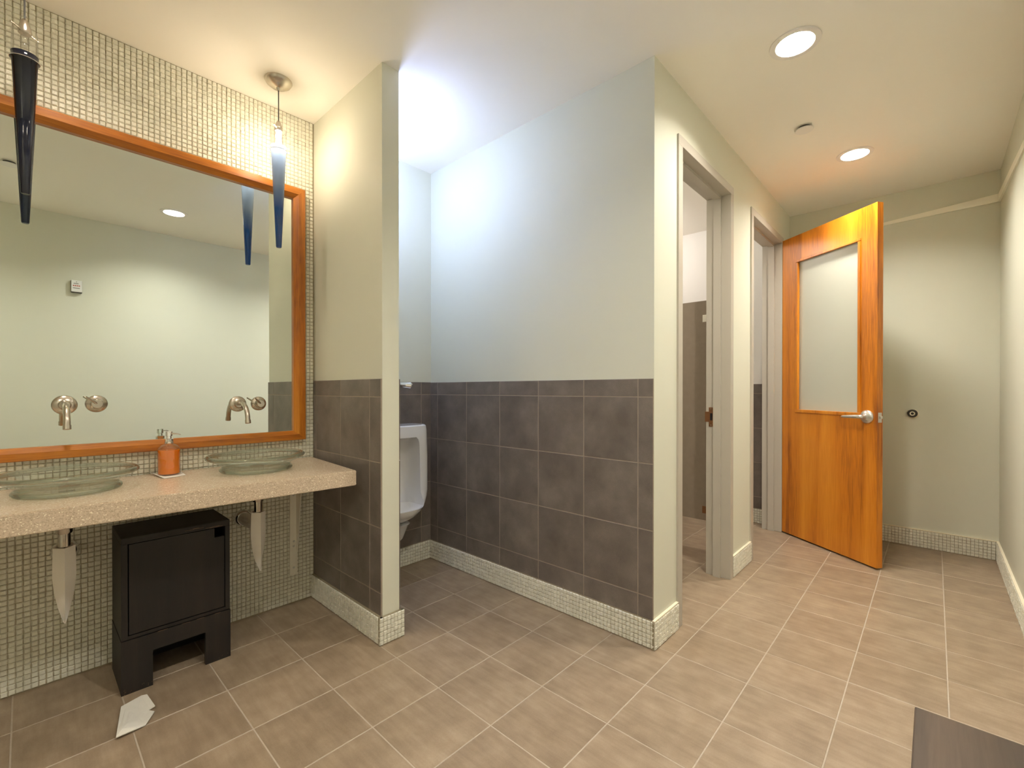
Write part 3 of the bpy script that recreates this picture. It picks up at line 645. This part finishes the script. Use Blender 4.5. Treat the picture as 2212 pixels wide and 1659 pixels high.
pp = [(x0 - 0.001, 0), (0.346, 0), (0.346, 0.140), (0.525, 0.140), (0.525, 0), (x1 + 0.001, 0), (x1 + 0.001, 0.207), (x0 - 0.001, 0.207)]
rings(bm, [[cp(x, yf_ - 0.003, z) for x, z in pp], [cp(x, yf_ + 0.018, z) for x, z in pp]])
fin(bm, 'plinth_front', 'black', cab)
fin(cbox(x0 - 0.001, x0 + 0.02, yf_ + 0.0185, yb_, 0, 0.207, 0), 'plinth_side', 'black', cab); fin(cbox(x1 - 0.02, x1 + 0.001, yf_ + 0.0185, yb_, 0, 0.207, 0), 'plinth_side', 'black', cab)
fin(cbox(x0 + 0.0205, x1 - 0.0205, yb_ - 0.012, yb_, 0.0, 0.207, 0), 'plinth_back', 'void', cab)
# chipped pale wear along the top and bottom edges
bm = B(); rg = random.Random(3)
for k in range(26):
    z = rg.uniform(0.001, 0.022) if k < 18 else 0.2065; a = rg.choice([rg.uniform(x0 + 0.002, x0 + 0.03), rg.uniform(x1 - 0.05, x1 - 0.004), rg.uniform(0.31, 0.343)]) if k < 18 else rg.uniform(x0 + 0.01, x1 - 0.05)
    wd = rg.uniform(0.001, 0.003) if k < 18 else rg.uniform(0.006, 0.03)
    p = cp(a, yf_ - 0.0035, z); box(bm, p[0], p[0] + wd, p[1], p[1] + 0.001, p[2], p[2] + rg.uniform(0.001, 0.002))
for k in range(9):
    a = rg.uniform(0.44, 0.57); p = cp(a, yf_ - 0.0004, 0.585 + rg.uniform(-0.003, 0.01)); box(bm, p[0], p[0] + rg.uniform(0.01, 0.03), p[1], p[1] + 0.001, p[2], p[2] + 0.0014)
q = fin(bm, 'worn_chips', 'worn', cab); q['kind'] = 'stuff'
# ---- drains with white faceted trap covers
def drain(x, y, label):
    o = thing('sink_drain', label, 'drain', (x, y, 0), group='drain pipes with white trap covers')
    fin(lathe(B(), [(0.0235, 0.7295), (0.0235, 0.660), (0.0215, 0.655), (0.0175, 0.655), (0.0175, 0.575)], n=24), 'tailpiece', 'dchrome', o, smooth=True)
    bm = B(); rr = []
    # z, half width, front reach, back reach
    for z, hw, fr, bk in ((0.606, 0.030, 0.034, 0.040), (0.56, 0.031, 0.035, 0.050), (0.50, 0.032, 0.036, 0.050), (0.44, 0.027, 0.037, 0.026), (0.385, 0.017, 0.038, 0.000), (0.345, 0.006, 0.038, -0.024), (0.334, 0.002, 0.037, -0.032)):
        ring = [(0.0, -fr), (hw * 0.5, -fr * 0.55), (hw, -fr * 0.02 - (0.0 if bk > 0 else bk * -0.0) + (min(0, bk)))]
        cyk = (bk + (-fr * 0.02 + min(0, bk))) / 2; rad = (bk - (-fr * 0.02 + min(0, bk))) / 2
        for t in range(1, 8):
            aa = math.pi * t / 8; ring.append((hw * math.cos(aa), (-fr * 0.02 + min(0, bk)) + max(0.004, bk - min(0, bk)) * math.sin(aa)))
        ring += [(-hw, -fr * 0.02 + min(0, bk)), (-hw * 0.5, -fr * 0.55)]
        rr.append([(a, b2, z) for a, b2 in ring])
    # hollow mouth at the top
    mouth = [(a * 0.80, b2 * 0.80, 0.606) for a, b2, _ in rr[0]]; deep = [(a * 0.78, b2 * 0.78, 0.585) for a, b2, _ in rr[0]]
    rings(bm, [deep, mouth] + rr)
    fin(bm, 'trap_cover', 'plastic', o, smooth=True, angle=28)['label'] = 'white faceted trap cover tapering to a point'
    bm = B(); tube(bm, [(0.0, 0.028, 0.535), (0.012, VS - y - 0.02, 0.525)], [0.026, 0.030], 20)
    fin(bm, 'waste_arm', 'plastic', o, smooth=True)
    fin(lathe(B(), [(0.044, VS - y - 0.0075), (0.044, VS - y - 0.013), (0.034, VS - y - 0.026), (0.030, VS - y - 0.028)], (0.012, 0, 0.525), 28, 'Y'), 'wall_flange', 'chrome', o, smooth=True)
drain(0.748, 2.330, 'white drain trap cover under the basin nearest the partition')
drain(0.097, 2.330, 'white drain trap cover left of the dark cabinet')
# ---- counter bracket
o = thing('counter_bracket', 'cream steel support bracket on the mosaic wall under the counter', 'bracket', (1.0, 2.59, 0))
fin(box(B(), -0.012, 0.027, -0.009, -0.001, 0.159, 0.729, 0.001), 'wall_plate', 'cream', o)
bm = B(); tri = [(-0.0095, 0.729), (-0.0095, 0.28), (-0.030, 0.34), (-0.085, 0.729)]
rings(bm, [[(0.021, a, z) for a, z in tri], [(0.026, a, z) for a, z in tri]]); fin(bm, 'gusset', 'cream', o)
for z in (0.60, 0.345, 0.318, 0.20): fin(lathe(B(), [(0.006, -0.009), (0.0045, -0.0125)], (0.008, 0, z), 12, 'Y'), 'screw', 'satin', o)
# ---- paper towel dropped on the floor
bm = B(); n = 12
base_pts = [(0.205, 2.005), (0.239, 2.196), (0.302, 2.226), (0.317, 2.213), (0.326, 2.112), (0.306, 2.104), (0.319, 2.078), (0.285, 2.02)]
cen = (0.272, 2.11)
def pz(x, y): return 0.004 + 0.007 * max(0, math.sin(30 * (x - 0.2) + 14 * (y - 2.0))) + 0.006 * abs(x - 0.285) / 0.05
rr = []
for k in (1.0, 0.72, 0.45, 0.2):
    rr.append([(cen[0] + (x - cen[0]) * k, cen[1] + (y - cen[1]) * k, pz(cen[0] + (x - cen[0]) * k, cen[1] + (y - cen[1]) * k)) for x, y in base_pts])
rings(bm, rr, cap0=False)
ext = bmesh.ops.extrude_face_region(bm, geom=list(bm.faces))
for v in [q for q in ext['geom'] if isinstance(q, bmesh.types.BMVert)]: v.co.z -= 0.003
tag(fin(bm, 'paper_towel', 'paper'), 'crumpled white paper towel lying on the floor before the dark cabinet', 'paper towel')

# ================================================================== URINAL ALCOVE
ux, uy = 1.572, VS - 0.0085
def usec(hw, yf2, z, n=36, p=5.0):
    """rounded section from the wall to yf2 (superellipse front, flat back)"""
    cy_, ry = uy, uy - yf2; out = []
    for i in range(n):
        t = math.pi * i / (n - 1)
        c, s = math.cos(t), math.sin(t)
        out.append((hw * math.copysign(abs(c) ** (2 / p), c), -ry * (abs(s) ** (2 / p)), z))
    return out
ur = thing('urinal', 'white wall-hung porcelain urinal in the tiled alcove', 'urinal', (ux, uy, 0))
bm = B()
rings(bm, [usec(h_, y_, z, p=p_) for z, h_, y_, p_ in ((0.345, 0.05, 2.45, 2.2), (0.36, 0.10, 2.39, 2.2), (0.395, 0.150, 2.335, 2.4), (0.43, 0.182, 2.308, 2.6), (0.452, 0.192, 2.303, 2.8), (0.47, 0.205, 2.325, 3.4), (0.50, 0.219, 2.362, 5), (0.535, 0.226, 2.384, 7), (0.75, 0.226, 2.390, 8), (0.92, 0.224, 2.398, 8), (0.948, 0.221, 2.402, 8), (0.955, 0.214, 2.410, 8))])
body = fin(bm, 'body', 'white', ur, smooth=True, angle=35)
bm = B()
rings(bm, [[(ux + a, uy + c, z) for a, c, z in r] for r in (
    [(0.03 * math.cos(t), -0.15 + 0.02 * math.sin(t), 0.385) for t in [2 * math.pi * k / 32 for k in range(32)]],)] if False else [
    [(ux + hw * math.copysign(abs(math.cos(t)) ** (2 / p), math.cos(t)), yc + ry * math.copysign(abs(math.sin(t)) ** (2 / p), math.sin(t)), z) for t in [2 * math.pi * (k + 0.5) / 40 for k in range(40)]]
    for z, hw, yc, ry, p in ((0.392, 0.05, 2.44, 0.03, 2), (0.405, 0.095, 2.43, 0.07, 2.2), (0.43, 0.125, 2.425, 0.098, 2.6), (0.4485, 0.138, 2.42, 0.108, 3), (0.450, 0.139, 2.38, 0.15, 5), (0.50, 0.140, 2.36, 0.175, 5), (0.84, 0.137, 2.36, 0.165, 6), (0.865, 0.130, 2.355, 0.15, 6), (0.880, 0.115, 2.35, 0.13, 6))])
cut = fin(bm, 'cutter', 'white')
md = body.modifiers.new('scoop', 'BOOLEAN'); md.operation = 'DIFFERENCE'; md.object = cut; md.solver = 'EXACT'
bpy.context.view_layer.update()
dg = bpy.context.evaluated_depsgraph_get(); nm = bpy.data.meshes.new_from_object(body.evaluated_get(dg)); body.modifiers.clear(); body.data = nm
nm.shade_smooth(); nm.set_sharp_from_angle(angle=math.radians(38))
bpy.data.objects.remove(cut)
fin(lathe(B(), [(0.070, 0.352), (0.062, 0.345), (0.028, 0.262), (0.018, 0.250)], (0, -0.165, 0), 24), 'outlet_cover', 'white', ur, smooth=True)
fv = thing('flush_valve', 'chrome flush valve on the wall above the urinal', 'flush valve', (ux, uy - 0.075, 0))
fin(lathe(B(), [(0.016, 0.957), (0.016, 1.165), (0.026, 1.17), (0.028, 1.20), (0.028, 1.228), (0.022, 1.238), (0.008, 1.242)], n=24), 'valve_body', 'chrome', fv, smooth=True)
fin(tube(B(), [(0.0, 0.02, 1.21), (0.0, 0.0735, 1.21)], 0.016, 16), 'supply_arm', 'chrome', fv, smooth=True)
fin(tube(B(), [(0.02, 0, 1.212), (0.050, 0, 1.212), (0.060, -0.004, 1.212), (0.105, -0.012, 1.210), (0.135, -0.016, 1.209), (0.150, -0.018, 1.209)], [0.026, 0.024, 0.017, 0.020, 0.024, 0.012], 14), 'handle', 'chrome', fv, smooth=True)

# ================================================================== STALL ROOM AND HALL FITTINGS
pn = thing('stall_partition', 'dark taupe stall panel seen through the nearer doorway', 'partition', (3.132, 1.8, 0))
fin(box(B(), -0.0125, 0.0125, -0.70, 0.78, 0.30, 1.78, 0.002), 'panel', 'panel', pn)
for z, mt, nm_ in ((1.66, 'cream', 'bracket'), (0.372, 'bronze', 'bracket')):
    bm = B(); box(bm, -0.0165, -0.0128, -0.738, -0.655, z - 0.024, z + 0.024, 0.0008); box(bm, -0.045, -0.0128, -0.7378, -0.7345, z - 0.024, z + 0.024)
    for k in (-0.695, -0.672): lathe(bm, [(0.0045, -0.0165), (0.003, -0.0185)], (0, k, z), 10, 'X')
    fin(bm, nm_, mt, pn)
# ---- rubber bumper on the far wall
o = thing('door_bumper', 'round dark rubber door bumper on the hallway end wall', 'door stop', (UF, 0.120, 1.001))
fin(lathe(B(), [(0.034, 0), (0.033, -0.003), (0.031, -0.004)], (0, -0.006, -0.002), 28, 'X'), 'backing_disc', 'cap', o, smooth=True)
fin(lathe(B(), [(0.030, -0.0045), (0.030, -0.018), (0.025, -0.026), (0.019, -0.027)], n=28, axis='X'), 'rubber_body', 'rubber', o, smooth=True)
fin(lathe(B(), [(0.016, -0.0272), (0.016, -0.030), (0.009, -0.030), (0.009, -0.0272)], n=24, axis='X', cap0=False, cap1=False), 'cushion_ring', 'cap', o, smooth=True)
# ---- small dispenser box on the wall opposite the mirror
o = thing('air_freshener', 'small white box with red and grey print on the wall, seen in the mirror', 'dispenser', (0.311, V4, 2.079))
fin(box(B(), -0.036, 0.036, 0.0, 0.020, -0.052, 0.052, 0.003), 'back_case', 'dplastic', o)
fin(box(B(), -0.034, 0.034, 0.0205, 0.040, -0.048, 0.052, 0.004), 'front_cover', 'wplastic', o)
for a, b2, z in ((-0.020, 0.012, 0.024), (-0.004, 0.002, 0.038), (-0.024, 0.020, -0.016)): fin(box(B(), a, b2, 0.040, 0.0406, z - 0.003, z + 0.003), 'grey_print', 'greyprint', o)
for a in (-0.024, -0.012, 0.0, 0.012): fin(box(B(), a, a + 0.009, 0.040, 0.0406, -0.001, 0.010), 'red_print', 'redprint', o)
# ---- low brown wooden stand beside the camera
o = thing('wooden_stand', 'low dark brown wooden stand at the bottom right by the wall', 'stand', (1.10, -0.145, 0))
fin(box(B(), -0.30, 0.297, -0.16, 0.176, 0.42, 0.45, 0.003), 'top', 'brown', o)
for a in (-0.28, 0.24):
    for c in (-0.145, 0.125): fin(box(B(), a, a + 0.035, c, c + 0.035, 0.0, 0.4195, 0.002), 'leg', 'brown', o)
fin(box(B(), -0.24, 0.238, 0.130, 0.150, 0.35, 0.4195), 'apron', 'brown', o); fin(box(B(), -0.24, 0.238, -0.14, -0.12, 0.35, 0.4195), 'apron', 'brown', o)
